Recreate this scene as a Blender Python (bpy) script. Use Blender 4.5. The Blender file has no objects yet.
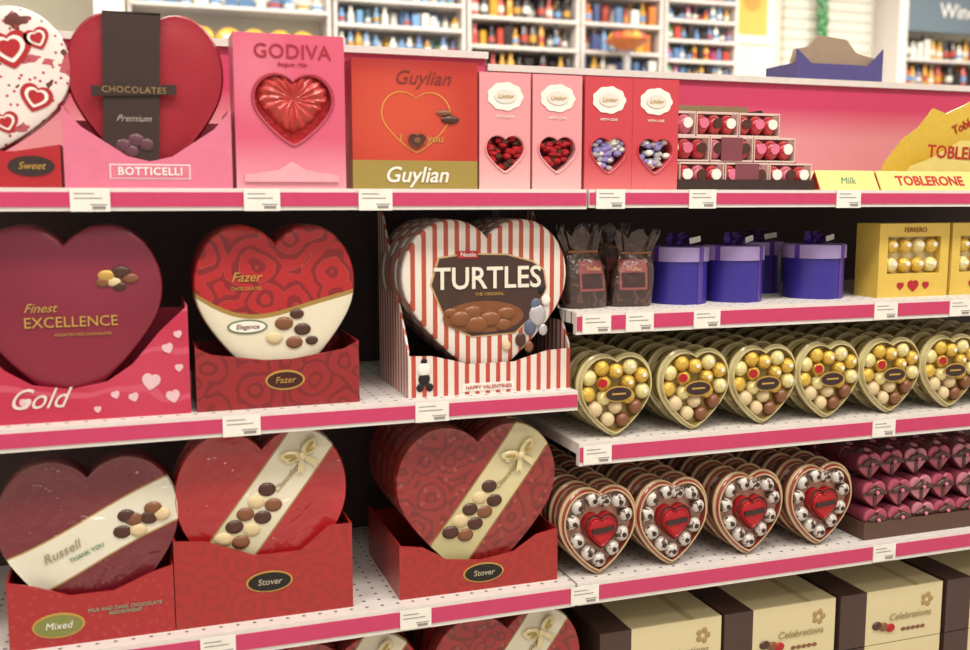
import bpy, bmesh, math, random
from mathutils import Vector, Matrix
random.seed(7)
SC=bpy.context.scene
COL=bpy.context.collection
pi=math.pi

# ------------------------------------------------------------------ materials
def lin(h):
    if not isinstance(h,str): return tuple(h)[:3]
    h=h.lstrip('#'); o=[]
    for i in (0,2,4):
        c=int(h[i:i+2],16)/255
        o.append(c/12.92 if c<=.04045 else ((c+.055)/1.055)**2.4)
    return tuple(o)
_m={}
def mat(name,col='#ffffff',rough=.45,metal=0,spec=.4,coat=0,emit=0,alpha=1,bump=0,bscale=60):
    if name in _m: return _m[name]
    m=bpy.data.materials.new(name); m.use_nodes=True; nt=m.node_tree
    b=nt.nodes['Principled BSDF']; c=lin(col)
    tc=nt.nodes.new('ShaderNodeTexCoord'); n=nt.nodes.new('ShaderNodeTexNoise'); n.inputs['Scale'].default_value=bscale
    nt.links.new(tc.outputs['Object'],n.inputs['Vector'])
    mx=nt.nodes.new('ShaderNodeMix'); mx.data_type='RGBA'
    mx.inputs[6].default_value=(*[x*.9 for x in c],1); mx.inputs[7].default_value=(*[min(1,x*1.08) for x in c],1)
    nt.links.new(n.outputs['Fac'],mx.inputs[0]); nt.links.new(mx.outputs[2],b.inputs['Base Color'])
    b.inputs['Roughness'].default_value=rough; b.inputs['Metallic'].default_value=metal
    b.inputs['Specular IOR Level'].default_value=spec; b.inputs['Coat Weight'].default_value=coat
    if bump:
        bp=nt.nodes.new('ShaderNodeBump'); bp.inputs['Strength'].default_value=bump; bp.inputs['Distance'].default_value=.003
        nt.links.new(n.outputs['Fac'],bp.inputs['Height']); nt.links.new(bp.outputs[0],b.inputs['Normal'])
    _m[name]=m; return m

class V:
    def __init__(s,p,k): s.p=p; s.k=k
    def __add__(s,o): return s.p.M('ADD',s,o)
    def __sub__(s,o): return s.p.M('SUBTRACT',s,o)
    def __mul__(s,o): return s.p.M('MULTIPLY',s,o)
    def __truediv__(s,o): return s.p.M('DIVIDE',s,o)
    def lt(s,o): return s.p.M('LESS_THAN',s,o)
    def gt(s,o): return s.p.M('GREATER_THAN',s,o)
    def mx(s,o): return s.p.M('MAXIMUM',s,o)
class Pr:
    """printed cardboard: colour regions built from maths on object coordinates"""
    def __init__(s,name,base,rough=.4,metal=0,coat=0.15,bump=0,bscale=45,crough=.06,bdist=.006):
        s.m=bpy.data.materials.new(name); s.m.use_nodes=True; s.nt=s.m.node_tree
        s.b=s.nt.nodes['Principled BSDF']; s.b.inputs['Roughness'].default_value=rough
        s.b.inputs['Metallic'].default_value=metal; s.b.inputs['Coat Weight'].default_value=coat
        s.b.inputs['Coat Roughness'].default_value=crough
        s.b.inputs['Specular IOR Level'].default_value=.4
        s.tc=s.nt.nodes.new('ShaderNodeTexCoord'); sp=s.nt.nodes.new('ShaderNodeSeparateXYZ')
        s.nt.links.new(s.tc.outputs['Object'],sp.inputs[0])
        s.x=V(s,sp.outputs[0]); s.y=V(s,sp.outputs[1]); s.z=V(s,sp.outputs[2])
        s.col=lin(base)
        if bump:
            n=s.nt.nodes.new('ShaderNodeTexNoise'); n.inputs['Scale'].default_value=bscale; n.inputs['Detail'].default_value=3; n.inputs['Distortion'].default_value=1.0
            s.nt.links.new(s.tc.outputs['Object'],n.inputs['Vector'])
            bp=s.nt.nodes.new('ShaderNodeBump'); bp.inputs['Strength'].default_value=bump; bp.inputs['Distance'].default_value=bdist
            s.nt.links.new(n.outputs['Fac'],bp.inputs['Height'])
            s.nt.links.new(bp.outputs[0],s.b.inputs['Coat Normal'])
            if bdist<.01: s.nt.links.new(bp.outputs[0],s.b.inputs['Normal'])
    def M(s,op,*a):
        n=s.nt.nodes.new('ShaderNodeMath'); n.operation=op
        for i,q in enumerate(a):
            if isinstance(q,V): s.nt.links.new(q.k,n.inputs[i])
            else: n.inputs[i].default_value=q
        return V(s,n.outputs[0])
    def paint(s,mask,color):
        n=s.nt.nodes.new('ShaderNodeMix'); n.data_type='RGBA'
        s.nt.links.new(mask.k,n.inputs[0])
        for idx,c in ((6,s.col),(7,color)):
            if isinstance(c,str): c=lin(c)
            if isinstance(c,tuple): n.inputs[idx].default_value=(*c,1)
            else: s.nt.links.new(c,n.inputs[idx])
        s.col=n.outputs[2]; return s
    def soft(s,cx,cz,rx,rz):
        X=s.x-cx; Z=s.z-cz
        n=s.M('SUBTRACT',1.,X*X/(rx*rx)+Z*Z/(rz*rz)); return n.mx(0.)
    def ramp(s,v,a,b):
        n=s.nt.nodes.new('ShaderNodeMapRange'); s.nt.links.new(v.k,n.inputs[0]); n.inputs[1].default_value=a; n.inputs[2].default_value=b
        return V(s,n.outputs[0])
    def dist(s,cx,cz,ang):
        a=math.radians(ang); return (s.z-cz)*math.cos(a)-(s.x-cx)*math.sin(a)
    def rect(s,x0,x1,z0,z1): return s.x.gt(x0)*s.x.lt(x1)*s.z.gt(z0)*s.z.lt(z1)
    def stripes(s,per,duty,off=0):
        return s.M('FRACT',(s.x+s.y+(off+10))/per).lt(duty)
    def noise(s,scale,th,detail=2):
        n=s.nt.nodes.new('ShaderNodeTexNoise'); n.inputs['Scale'].default_value=scale; n.inputs['Detail'].default_value=detail
        s.nt.links.new(s.tc.outputs['Object'],n.inputs['Vector']); return V(s,n.outputs['Fac']).gt(th)
    def vord(s,scale):
        n=s.nt.nodes.new('ShaderNodeTexVoronoi'); n.inputs['Scale'].default_value=scale
        n.voronoi_dimensions='2D'
        c=s.nt.nodes.new('ShaderNodeCombineXYZ'); s.nt.links.new((s.x+s.y*.7).k,c.inputs[0]); s.nt.links.new(s.z.k,c.inputs[1])
        s.nt.links.new(c.outputs[0],n.inputs['Vector']); return V(s,n.outputs['Distance'])
    def vor(s,scale,r): return s.vord(scale).lt(r)
    def roses(s,scale,per,duty):
        """concentric petal rings around scattered centres"""
        n=s.nt.nodes.new('ShaderNodeTexNoise'); n.inputs['Scale'].default_value=scale*1.6
        s.nt.links.new(s.tc.outputs['Object'],n.inputs['Vector'])
        return s.M('FRACT',(s.vord(scale)+V(s,n.outputs['Fac'])*.5)/per).lt(duty)
    def swirl(s,scale,dist,th):
        n=s.nt.nodes.new('ShaderNodeTexWave'); n.wave_type='RINGS'; n.inputs['Scale'].default_value=scale
        n.inputs['Distortion'].default_value=dist; n.inputs['Detail Scale'].default_value=1.2
        s.nt.links.new(s.tc.outputs['Object'],n.inputs['Vector']); return V(s,n.outputs['Fac']).gt(th)
    def done(s):
        if isinstance(s.col,tuple): s.b.inputs['Base Color'].default_value=(*s.col,1)
        else: s.nt.links.new(s.col,s.b.inputs['Base Color'])
        return s.m

# ------------------------------------------------------------------ heart curve (x -1..1, z 0..1)
def heart_pts(n=30,a=.42,r=.58,tip=1.10,tx=.20):
    pts=[]
    a0=math.acos(-a/r); a1=math.radians(-30)
    k=int(n*.6)
    for i in range(k+1):
        t=a0+(a1-a0)*i/k; pts.append((a+r*math.cos(t),r*math.sin(t)))
    p0=Vector(pts[-1]); d=Vector((math.sin(a1),-math.cos(a1))); p1=p0+d*.34
    p3=Vector((0,-tip)); p2=p3+Vector((tx,.07))
    for i in range(1,n-k+1):
        t=i/(n-k); q=p0*(1-t)**3+3*p1*t*(1-t)**2+3*p2*t*t*(1-t)+p3*t**3; pts.append((q.x,q.y))
    full=pts+[(-x,z) for x,z in reversed(pts[1:-1])]
    H=r+tip
    return [(x,(z+tip)/H) for x,z in full]
HP=heart_pts(tx=.24)
HPr=heart_pts(a=.36,r=.64,tip=1.06,tx=.28)
HPs=heart_pts(12)

class MB:
    def __init__(s): s.v=[];s.f=[];s.mi=[];s.sm=[];s.mats=[]
    def mid(s,m):
        if m not in s.mats: s.mats.append(m)
        return s.mats.index(m)
    def add(s,vs,fs,m,smooth=False):
        o=len(s.v); s.v+=[tuple(v) for v in vs]; k=s.mid(m)
        for f in fs: s.f.append([o+i for i in f]); s.mi.append(k); s.sm.append(smooth)
    def box(s,x0,x1,y0,y1,z0,z1,m):
        vs=[(x,y,z) for x in(x0,x1) for y in(y0,y1) for z in(z0,z1)]
        s.add(vs,[(0,1,3,2),(4,6,7,5),(0,4,5,1),(2,3,7,6),(0,2,6,4),(1,5,7,3)],m)
    def prism(s,pts,axis,a,b,m,smooth=False):
        n=len(pts)
        def mk(p,t):
            if axis=='y': return (p[0],t,p[1])
            if axis=='x': return (t,p[0],p[1])
            return (p[0],p[1],t)
        vs=[mk(p,a) for p in pts]+[mk(p,b) for p in pts]
        s.add(vs,[list(range(n)),list(range(2*n-1,n-1,-1))],m)
        s.add(vs,[(i,(i+1)%n,n+(i+1)%n,n+i) for i in range(n)],m,smooth)
    def lathe(s,prof,cx,cy,m,n=24,cz=0,smooth=True):
        vs=[];fs=[]
        for r,z in prof:
            for i in range(n):
                t=2*pi*i/n; vs.append((cx+r*math.cos(t),cy+r*math.sin(t),cz+z))
        for j in range(len(prof)-1):
            for i in range(n):
                fs.append((j*n+i,j*n+(i+1)%n,(j+1)*n+(i+1)%n,(j+1)*n+i))
        s.add(vs,fs,m,smooth)
        s.add(vs[:n],[list(range(n))],m); s.add(vs[-n:],[list(range(n))],m)
    def ball(s,cx,cy,cz,r,m,sx=1,sy=1,sz=1,n=10,k=7,rot=0):
        vs=[(0,0,-1)];fs=[]
        for j in range(1,k):
            p=pi*j/k-pi/2
            for i in range(n):
                t=2*pi*i/n; vs.append((math.cos(p)*math.cos(t),math.cos(p)*math.sin(t),math.sin(p)))
        vs.append((0,0,1)); L=len(vs)-1
        for i in range(n):
            fs.append((0,1+(i+1)%n,1+i)); fs.append((L,L-n+i,L-n+(i+1)%n))
        for j in range(k-2):
            for i in range(n):
                a=1+j*n; fs.append((a+i,a+(i+1)%n,a+n+(i+1)%n,a+n+i))
        c,q=math.cos(rot),math.sin(rot); out=[]
        for x,y,z in vs:
            x*=r*sx;y*=r*sy;z*=r*sz
            out.append((cx+x*c-z*q,cy+y,cz+x*q+z*c))
        s.add(out,fs,m,True)
    def heart(s,cx,z0,hw,h,y0,y1,mf,ms,bev=.006,rot=0,P=HP,puff=0,mb=None):
        ctr=(0,.56); c,q=math.cos(rot),math.sin(rot)
        zc=z0+h*.56
        prof=[(1,y1),(1,y0+bev)]
        k=bev/hw
        prof+= [(1-k*.3,y0+bev*.3),(1-k*1.0,y0+puff),(.8,y0+puff*.35),(.5,y0+puff*.08),(.2,y0)]
        vs=[];n=len(P)
        for sc,y in prof:
            for (x,z) in P:
                X=x*sc*hw; Z=(z-ctr[1])*sc*h
                vs.append((cx+X*c-Z*q,y,zc+X*q+Z*c))
        vs.append((cx,y0,zc)); L=len(vs)-1
        def strip(j): return [(j*n+i,j*n+(i+1)%n,(j+1)*n+(i+1)%n,(j+1)*n+i) for i in range(n)]
        s.add(vs,strip(0),ms,True)
        fr=[]
        for j in range(1,len(prof)-1): fr+=strip(j)
        b=(len(prof)-1)*n
        fr+=[(b+i,b+(i+1)%n,L) for i in range(n)]
        s.add(vs,fr,mf,True)
        s.add(vs[:n],[list(range(n))],mb or ms)
    def pleated_heart(s,cx,z0,hw,h,y0,m):
        n=len(HP); vs=[]; zc=z0+h*.56
        lev=[(1,.011,.0),(.93,.003,.0028),(.8,-.001,.0022),(.6,-.004,.002),(.4,-.003,.0014),(.2,.0,.0008)]
        for sc,y,am in lev:
            for i,(x,z) in enumerate(HP):
                vs.append((cx+x*sc*hw,y0+y+am*math.sin(i*1.9+sc*5)+am*.5*math.sin(i*.7-sc*6),zc+(z-.56)*sc*h))
        vs.append((cx,y0+.001,zc)); L=len(vs)-1
        f=[(j*n+i,j*n+(i+1)%n,(j+1)*n+(i+1)%n,(j+1)*n+i) for j in range(len(lev)-1) for i in range(n)]
        b=(len(lev)-1)*n; f+=[(b+i,b+(i+1)%n,L) for i in range(n)]
        s.add(vs,f,m,True)
    def hdecal(s,cx,cz,hw,h,y,m,rot=0,t=.0008):
        c,q=math.cos(rot),math.sin(rot)
        pts=[]
        for x,z in HPs:
            X=x*hw;Z=(z-.56)*h; pts.append((cx+X*c-Z*q,cz+X*q+Z*c))
        s.prism(pts,'y',y-t,y,m)
    def oval(s,cx,cz,rx,rz,y,m,t=.001,n=28,rot=0,sc=0,scn=10):
        c,q=math.cos(rot),math.sin(rot); pts=[]
        for i in range(n):
            a=2*pi*i/n; k=1+sc*math.cos(a*scn); X=rx*k*math.cos(a);Z=rz*k*math.sin(a)
            pts.append((cx+X*c-Z*q,cz+X*q+Z*c))
        s.prism(pts,'y',y-t,y,m)
    def bow(s,cx,cy,cz,L,H,wd,m,up=False):
        for sd in(-1,1):
            vs=[];n=12
            for i in range(n+1):
                t=2*pi*i/n; X=sd*L*.5*(1-math.cos(t)); Z=H*math.sin(t)*(.35+.65*(1-math.cos(t))/2)+H*.35*(1-math.cos(t))/2
                vs.append((cx+X,cy-wd/2,cz+Z)); vs.append((cx+X,cy+wd/2,cz+Z))
            s.add(vs,[(2*i,2*i+1,2*i+3,2*i+2) for i in range(n)],m,True)
            s.prism([(cx,cz),(cx+sd*L*.5,cz-H*1.3),(cx+sd*L*.85,cz-H*1.1)],'y',cy-.001,cy+.001,m)
        s.ball(cx,cy,cz,L*.2,m,1,1,.9)
    def flatbow(s,cx,cy,cz,L,rot,m,m2):
        """bow facing the shopper: two puffed loops, two tails, knot"""
        for sd in(-1,1):
            for (d,l,w) in ((.45,.55,.32),(.1,.45,.2)):
                a=rot+(d if sd>0 else pi-d)
                s.ball(cx+math.cos(a)*L*l,cy,cz+math.sin(a)*L*l,L*l,m,1,.22,w/l*.9,12,6,rot=a)
                s.ball(cx+math.cos(a)*L*l*1.05,cy-.0035,cz+math.sin(a)*L*l*1.05,L*l*.55,m2,1,.1,w/l*.6,10,5,rot=a)
            a=rot-pi/2+sd*.55; c,q=math.cos(a),math.sin(a)
            p=lambda u,v:(cx+u*c-v*q,cz+u*q+v*c)
            s.prism([p(0,-.1*L),p(L*.95,-.17*L),p(L*.8,0),p(L*.95,.17*L),p(0,.1*L)],'y',cy-.001,cy+.001,m)
        s.ball(cx,cy-.003,cz,L*.2,m,1,.6,1)
    def obj(s,name,parent=None,loc=(0,0,0),rot=(0,0,0)):
        me=bpy.data.meshes.new(name); me.from_pydata(s.v,[],s.f)
        for m in s.mats: me.materials.append(m)
        me.polygons.foreach_set('material_index',s.mi); me.polygons.foreach_set('use_smooth',s.sm)
        bm=bmesh.new(); bm.from_mesh(me); bmesh.ops.remove_doubles(bm,verts=bm.verts,dist=1e-6)
        bmesh.ops.recalc_face_normals(bm,faces=bm.faces)
        for e in bm.edges:
            if len(e.link_faces)==2 and e.calc_face_angle(0)>.7: e.smooth=False
        bm.to_mesh(me); bm.free(); me.update()
        o=bpy.data.objects.new(name,me); COL.objects.link(o); o.location=loc; o.rotation_euler=rot
        if parent: o.parent=parent
        return o
def grp(name,x=0,y=0,z=0,rz=0):
    o=bpy.data.objects.new(name,None); COL.objects.link(o); o.location=(x,y,z); o.rotation_euler=(0,0,rz)
    o.empty_display_size=.05; return o
def text(name,body,size,x,y,z,m,parent,bold=0,shear=0,sx=1,rot=0,tilt=0,sp=1):
    c=bpy.data.curves.new(name,'FONT'); c.body=body; c.size=size; c.align_x='CENTER'; c.align_y='CENTER'
    c.extrude=.0003; c.offset=bold; c.shear=shear; c.space_character=sp; c.resolution_u=3; c.materials.append(m)
    o=bpy.data.objects.new(name,c); COL.objects.link(o)
    o.rotation_euler=(pi/2+tilt,rot,0); o.scale=(sx,1,1); o.location=(x,y,z); o.parent=parent
    return o

# ------------------------------------------------------------------ common mats
white=mat('white_metal','#DAD2CD',.5); whitep=mat('white_paper','#E6E1D8',.5)
pinkst=mat('pink_strip','#C03C64',.4); black=mat('black_ink','#1c1618',.5)
dark=mat('dark_pegboard','#4A3A38',.7); red=mat('red_card','#A81A22',.4,coat=.3)
gold=mat('gold_ink','#C49C50',.4,metal=.3)
brown=mat('chocolate','#482417',.4,coat=.3); brown2=mat('milk_chocolate','#7A4A2C',.4,coat=.3)
dkbrown=mat('dark_brown_card','#352420',.45); beige=mat('white_chocolate','#D2BC92',.4)
silver=mat('silver_foil','#BDB8BC',.35,metal=.4)
goldfoil=mat('gold_foil','#D6B04C',.3,metal=.3,bump=.8,bscale=220)
palegold=mat('pale_gold_foil','#DFD090',.34,metal=.2,bump=.8,bscale=220)
redfoil=mat('red_foil','#B02028',.3,metal=.2,bump=1,bscale=120)
pinkcard=mat('pink_card','#D2708A',.4,coat=.15); hotpink=mat('hot_pink','#B83A58',.4)

# ------------------------------------------------------------------ gondola shelving
def pegmat():
    p=Pr('perforated_white_shelf','#D9D2CD',.5,coat=0)
    fx=p.M('FRACT',(p.x+10)/.0254)-.5; fy=p.M('FRACT',(p.y+10)/.0254)-.5
    return p.paint((fx*fx+fy*fy).lt(.014),'#6a605e').done()
peg=pegmat()
def tagmesh(b,x,z,w=.052,h=.032):
    ink=mat('tag_ink','#8A8484',.6)
    b.box(x-w/2,x+w/2,-.0035,-.0015,z-h/2,z+h/2,whitep)
    for a,c,t in ((-.4,.1,.28),(-.4,.3,.08),(.0,.42,-.2)): b.box(x+a*w,x+c*w,-.0040,-.0035,z+t*h-.0006,z+t*h+.0006,ink)
    b.box(x+.05*w,x+.38*w,-.0040,-.0035,z-.40*h,z-.27*h,ink)
def shelf(x0,x1,zt,lip,tags=(),depth=.415,tw=.052):
    b=MB(); b.box(x0+.002,x1-.002,.012,depth,zt-.02,zt,peg)
    b.box(x0+.002,x1-.002,0,.012,zt-lip,zt,white)
    b.box(x0+.003,x1-.003,-.0015,0,zt-lip*.82,zt-lip*.18,pinkst)
    for x in tags: tagmesh(b,x,zt-lip*.52,tw)
    return b.obj('store_shelf')
ZT,ZL2,ZR2,ZR3,Z4,Z5=1.464,1.131,1.262,1.040,.795,.46
XL,XM,XR=-.55,.685,2.05
shelf(XL,.697,ZT,.032,(-.06,.174,.343)); shelf(.697,XR,ZT,.030,(.737,.910,1.21,1.62))
shelf(XL,XM,ZL2,.033,(.135,.43),tw=.055); shelf(XM-.008,XR,ZR2,.037,(.715,.795,.925,1.305,1.48))
shelf(XM,XR,ZR3,.039,(.72,1.314))
shelf(XL,XM,Z4,.040,(-.25,.09,.40)); shelf(XM,XR,Z4,.040,(.70,1.33))
shelf(XL,XM,Z5,.04); shelf(XM,XR,Z5,.04)
b=MB(); b.box(XL,XR,.42,.44,0,1.464,dark); b.box(XL,XR,.44,.72,0,1.70,white)
upm=mat('upright','#5b5351',.5)
for x in (XL-.01,XM-.012,XR-.01): b.box(x+.005,x+.02,.416,.42,.46,1.46,upm)
pp=Pr('pink_header_panel','#C53A60',.45); pp.paint(pp.M('SUBTRACT',1.,pp.ramp(pp.z,1.58,1.65))*.85,'#DB969C')
ppm=pp.done()
b.box(XL,.665,.417,.44,1.464,1.722,ppm); b.box(.67,XR,.42,.44,1.464,1.70,ppm)
b.box(XL,.667,.405,.72,1.722,1.735,white); b.box(.668,XR,.41,.72,1.70,1.713,white)
b.obj('store_shelving_back_panel')
b=MB(); b.box(XL,XR,.05,.40,0,.43,dark); b.obj('store_shelving_plinth')

# ------------------------------------------------------------------ helpers for trays
def tray(b,hw,hs,notch,y1,m,mi=None,back=None,t=.003,side_poly=None):
    mi=mi or m
    b.prism([(-hw,0),(hw,0),(hw,hs)]+notch+[(-hw,hs)],'y',0,t,m)
    bk=back if back is not None else hs
    sp=side_poly or [(t,0),(y1,0),(y1,bk),(t,hs)]
    b.prism(sp,'x',-hw,-hw+t,m); b.prism(sp,'x',hw-t,hw,m)
    b.box(-hw+t,hw-t,t,y1,0,t,mi); b.box(-hw+t,hw-t,y1-t,y1,t,bk*.9,mi)

# ================================================================== TOP SHELF
Y=.03
g=grp('heart_chocolate_box',-.215,Y,ZT)
pA=Pr('heart_print_white','#E0D2CC',.38,coat=.3); pA.paint(pA.noise(30,.60),'#B0525A'); pA.paint(pA.noise(38,.66),'#5e2c22'); pA.paint(pA.vor(60,.12),'#A82A36')
mA=pA.done()
b=MB(); b.heart(0,.02,.133,.240,.012,.06,mA,red,rot=-.22)
for x,z,s_,r in ((.06,.19,.024,.2),(.09,.125,.018,-.3),(.02,.14,.016,.1),(-.04,.19,.022,0),(.095,.205,.014,.4),(.05,.09,.014,.3),(.03,.215,.012,-.2)):
    b.hdecal(x,z,s_*1.2,s_*2.1,.0115,red,r); b.hdecal(x,z,s_*.85,s_*1.5,.0108,whitep,r); b.hdecal(x,z,s_*.6,s_*1.05,.0101,red,r)
b.obj('heart_box',g)
b=MB(); tray(b,.118,.06,[(.06,.05),(-.06,.05)],.10,red); b.oval(.08,.03,.03,.014,-.0003,dkbrown); b.obj('tray',g)
text('brand','Sweet',.014,.08,-.0018,.03,gold,g,shear=.3)

g=grp('heart_chocolate_box',.0215,Y,ZT)
b=MB(); b.heart(0,.006,.108,.242,.012,.055,mat('satin_red','#961628',.5,bump=.15,bscale=300),mat('satin_red_side','#7C0E19',.5),puff=.004,bev=.012)
b.obj('heart_box',g)
b=MB(); b.prism([(-.062,.035),(.012,.035),(.022,.245),(-.056,.243)],'y',.004,.0075,dkbrown); b.box(-.056,.022,.004,.058,.243,.246,dkbrown)
b.prism([(-.075,.128),(.040,.133),(.040,.147),(-.075,.142)],'y',.0005,.0035,dkbrown)
for x,z,r in ((-.035,.06,.011),(-.018,.068,.011),(-.004,.062,.010),(-.025,.052,.010)): b.ball(x,.003,z,r,mat('plum_truffle','#5A3440',.4,coat=.2),1,.25,.9)
b.obj('ribbon_band',g)
text('ribbon_text','CHOCOLATES',.0125,-.0175,-.0005,.1375,mat('dull_gold','#9A7C50',.5),g,sp=1.1)
text('script','Premium',.013,-.02,.003,.098,mat('dim_ink','#A89C94',.5),g,shear=.4)
b=MB(); tray(b,.1145,.113,[(.09,.085),(.03,.045),(0,.038),(-.03,.045),(-.09,.085)],.12,pinkcard)
b.box(-.055,.055,-.0008,0,.013,.034,whitep); b.box(-.0535,.0535,-.0014,-.0005,.0145,.0325,pinkcard); b.obj('tray',g)
text('tray_text','BOTTICELLI',.0155,0,-.002,.0235,whitep,g,bold=.0003,sp=1.1)

def windowbox(b,hw,h,d,cx,cz,whw,wh,mbx,mfr,min_,frame=.006,recess=.012):
    n=len(HP)
    hpts=[(cx+x*whw,cz+(z-.56)*wh) for x,z in HP]
    rp=[]
    for (x,z) in hpts:
        dx,dz=x-cx,z-cz
        t=1e9
        if dx>1e-9: t=min(t,(hw-cx)/dx)
        if dx<-1e-9: t=min(t,(-hw-cx)/dx)
        if dz>1e-9: t=min(t,(h-cz)/dz)
        if dz<-1e-9: t=min(t,(-cz)/dz)
        rp.append([cx+dx*t,cz+dz*t])
    for c in ((-hw,0),(hw,0),(hw,h),(-hw,h)):
        i=min(range(n),key=lambda i:(rp[i][0]-c[0])**2+(rp[i][1]-c[1])**2); rp[i]=list(c)
    vs=[(x,0,z) for x,z in hpts]+[(x,0,z) for x,z in rp]
    b.add(vs,[(i,(i+1)%n,n+(i+1)%n,n+i) for i in range(n)],mbx)
    v=[(x,y,z) for x in(-hw,hw) for y in(0,d) for z in(0,h)]
    b.add(v,[(0,1,3,2),(4,6,7,5),(2,3,7,6),(0,2,6,4),(1,5,7,3)],mbx)
    rings=[(1+frame/whw,0),(1+frame/whw*.7,-.0025),(1,-.0015),(1,recess)]
    vs=[]
    for k,y in rings: vs+=[(cx+x*whw*k,y,cz+(z-.56)*wh*k) for x,z in HP]
    for j in range(3): b.add(vs,[(j*n+i,j*n+(i+1)%n,(j+1)*n+(i+1)%n,(j+1)*n+i) for i in range(n)],mfr,True)
    b.add([(x,recess,z) for x,z in hpts],[list(range(n))],min_)
g=grp('chocolate_gift_box',.2235,Y,ZT)
pC=Pr('pink_gradient_card','#CC5672',.4); pC.paint(pC.M('SUBTRACT',1.,pC.ramp(pC.z,.0,.075))*.8,'#E2A2AC'); pC.paint(pC.soft(-.05,.17,.06,.08)*.4,'#DA8898')
b=MB(); windowbox(b,.0815,.226,.07,.004,.122,.057,.100,pC.done(),mat('pink_frame','#A83A4C',.4),redfoil,frame=.005)
b.pleated_heart(.004,.080,.055,.093,.004,mat('crinkled_red_foil','#B83834',.35,coat=.25))
pal=mat('pale_pink','#DA9EA8',.4)
b.prism([(-.07,.010),(.07,.010),(.07,.020),(.02,.028),(0,.040),(-.02,.028),(-.07,.020)],'y',-.004,-.001,pal)
b.obj('box',g)
dri=mat('deep_red_ink','#A02434',.4)
text('title','GODIVA',.029,.004,-.001,.2,dri,g,bold=.0002,sp=1.05)
text('sub','Belgium 1926',.008,.004,-.001,.182,dri,g)

g=grp('chocolate_gift_box',.4165,Y,ZT)
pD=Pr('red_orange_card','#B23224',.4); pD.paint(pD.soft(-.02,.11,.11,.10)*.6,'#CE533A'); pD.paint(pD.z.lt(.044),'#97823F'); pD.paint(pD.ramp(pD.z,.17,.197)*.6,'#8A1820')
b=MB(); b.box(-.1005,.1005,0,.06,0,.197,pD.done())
ho=[(x*.056,.108+(z-.56)*.094) for x,z in HP]; n=len(HP); hi=[(x*.0538,.108+(z-.56)*.0898) for x,z in HP]
b.add([(x,-.0008,z) for x,z in ho]+[(x,-.0008,z) for x,z in hi],[(i,(i+1)%n,n+(i+1)%n,n+i) for i in range(n)],mat('orange_gold','#CF8A3C',.4))
b.ball(.0,-.001,.075,.013,brown2,1,.5,.9); b.hdecal(.0,.076,.014,.02,-.006,brown)
b.ball(.055,-.001,.108,.011,brown,1.4,.4,.6); b.ball(.045,-.001,.118,.008,brown2,1.6,.4,.6)
b.obj('box',g)
text('title','Guylian',.034,.0,-.001,.021,whitep,g,shear=.25,bold=.0004)
text('script','Guylian',.030,.01,-.001,.170,mat('dark_red_script','#7A2A24',.5),g,shear=.35)
text('script_b','I',.018,-.026,-.001,.078,gold,g,shear=.2); text('script_b','you',.018,.030,-.001,.078,gold,g,shear=.2)

def smallbox(x,mb_,col_ball):
    g=grp('chocolate_gift_box',x,Y,ZT)
    b=MB(); windowbox(b,.0435,.184,.05,0,.060,.032,.056,mb_,mb_,mat('window_dark','#5a1a22',.5),frame=.003,recess=.02)
    rr=random.Random(int(x*100))
    for i in range(40):
        hx=rr.uniform(-.028,.028); hz=rr.uniform(-.026,.024)
        if abs(hx)>.031-abs(min(0,hz+.004))*1.15: continue
        b.ball(hx,.007+rr.uniform(0,.006),.060+hz,.0078,rr.choice(col_ball),1,1,.7,8,5)
    b.oval(0,.147,.030,.022,-.0003,whitep,sc=.035,scn=9,n=60); b.oval(0,.147,.019,.011,-.0015,mat('label_grey','#D8D0C6',.5))
    b.obj('box',g)
    text('label','Lindor',.010,0,-.003,.147,gold,g,shear=.2)
    text('sub','WITH LOVE',.006,0,-.001,.115,whitep,g)
lp=Pr('light_pink_card','#DA9096',.42); lp.paint(lp.M('SUBTRACT',1.,lp.ramp(lp.z,0,.06))*.7,'#E6B8B4'); lp=lp.done()
sa=Pr('salmon_red_card','#C03E48',.42); sa.paint(sa.M('SUBTRACT',1.,sa.ramp(sa.z,0,.05))*.7,'#D67A7A'); sa=sa.done()
purplef=mat('lilac_foil','#9A8CC4',.35,metal=.3)
for x in (.564,.655): smallbox(x,lp,[redfoil,redfoil,red,brown])
for x in (.7475,.835): smallbox(x,sa,[purplef,silver,whitep])

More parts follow.
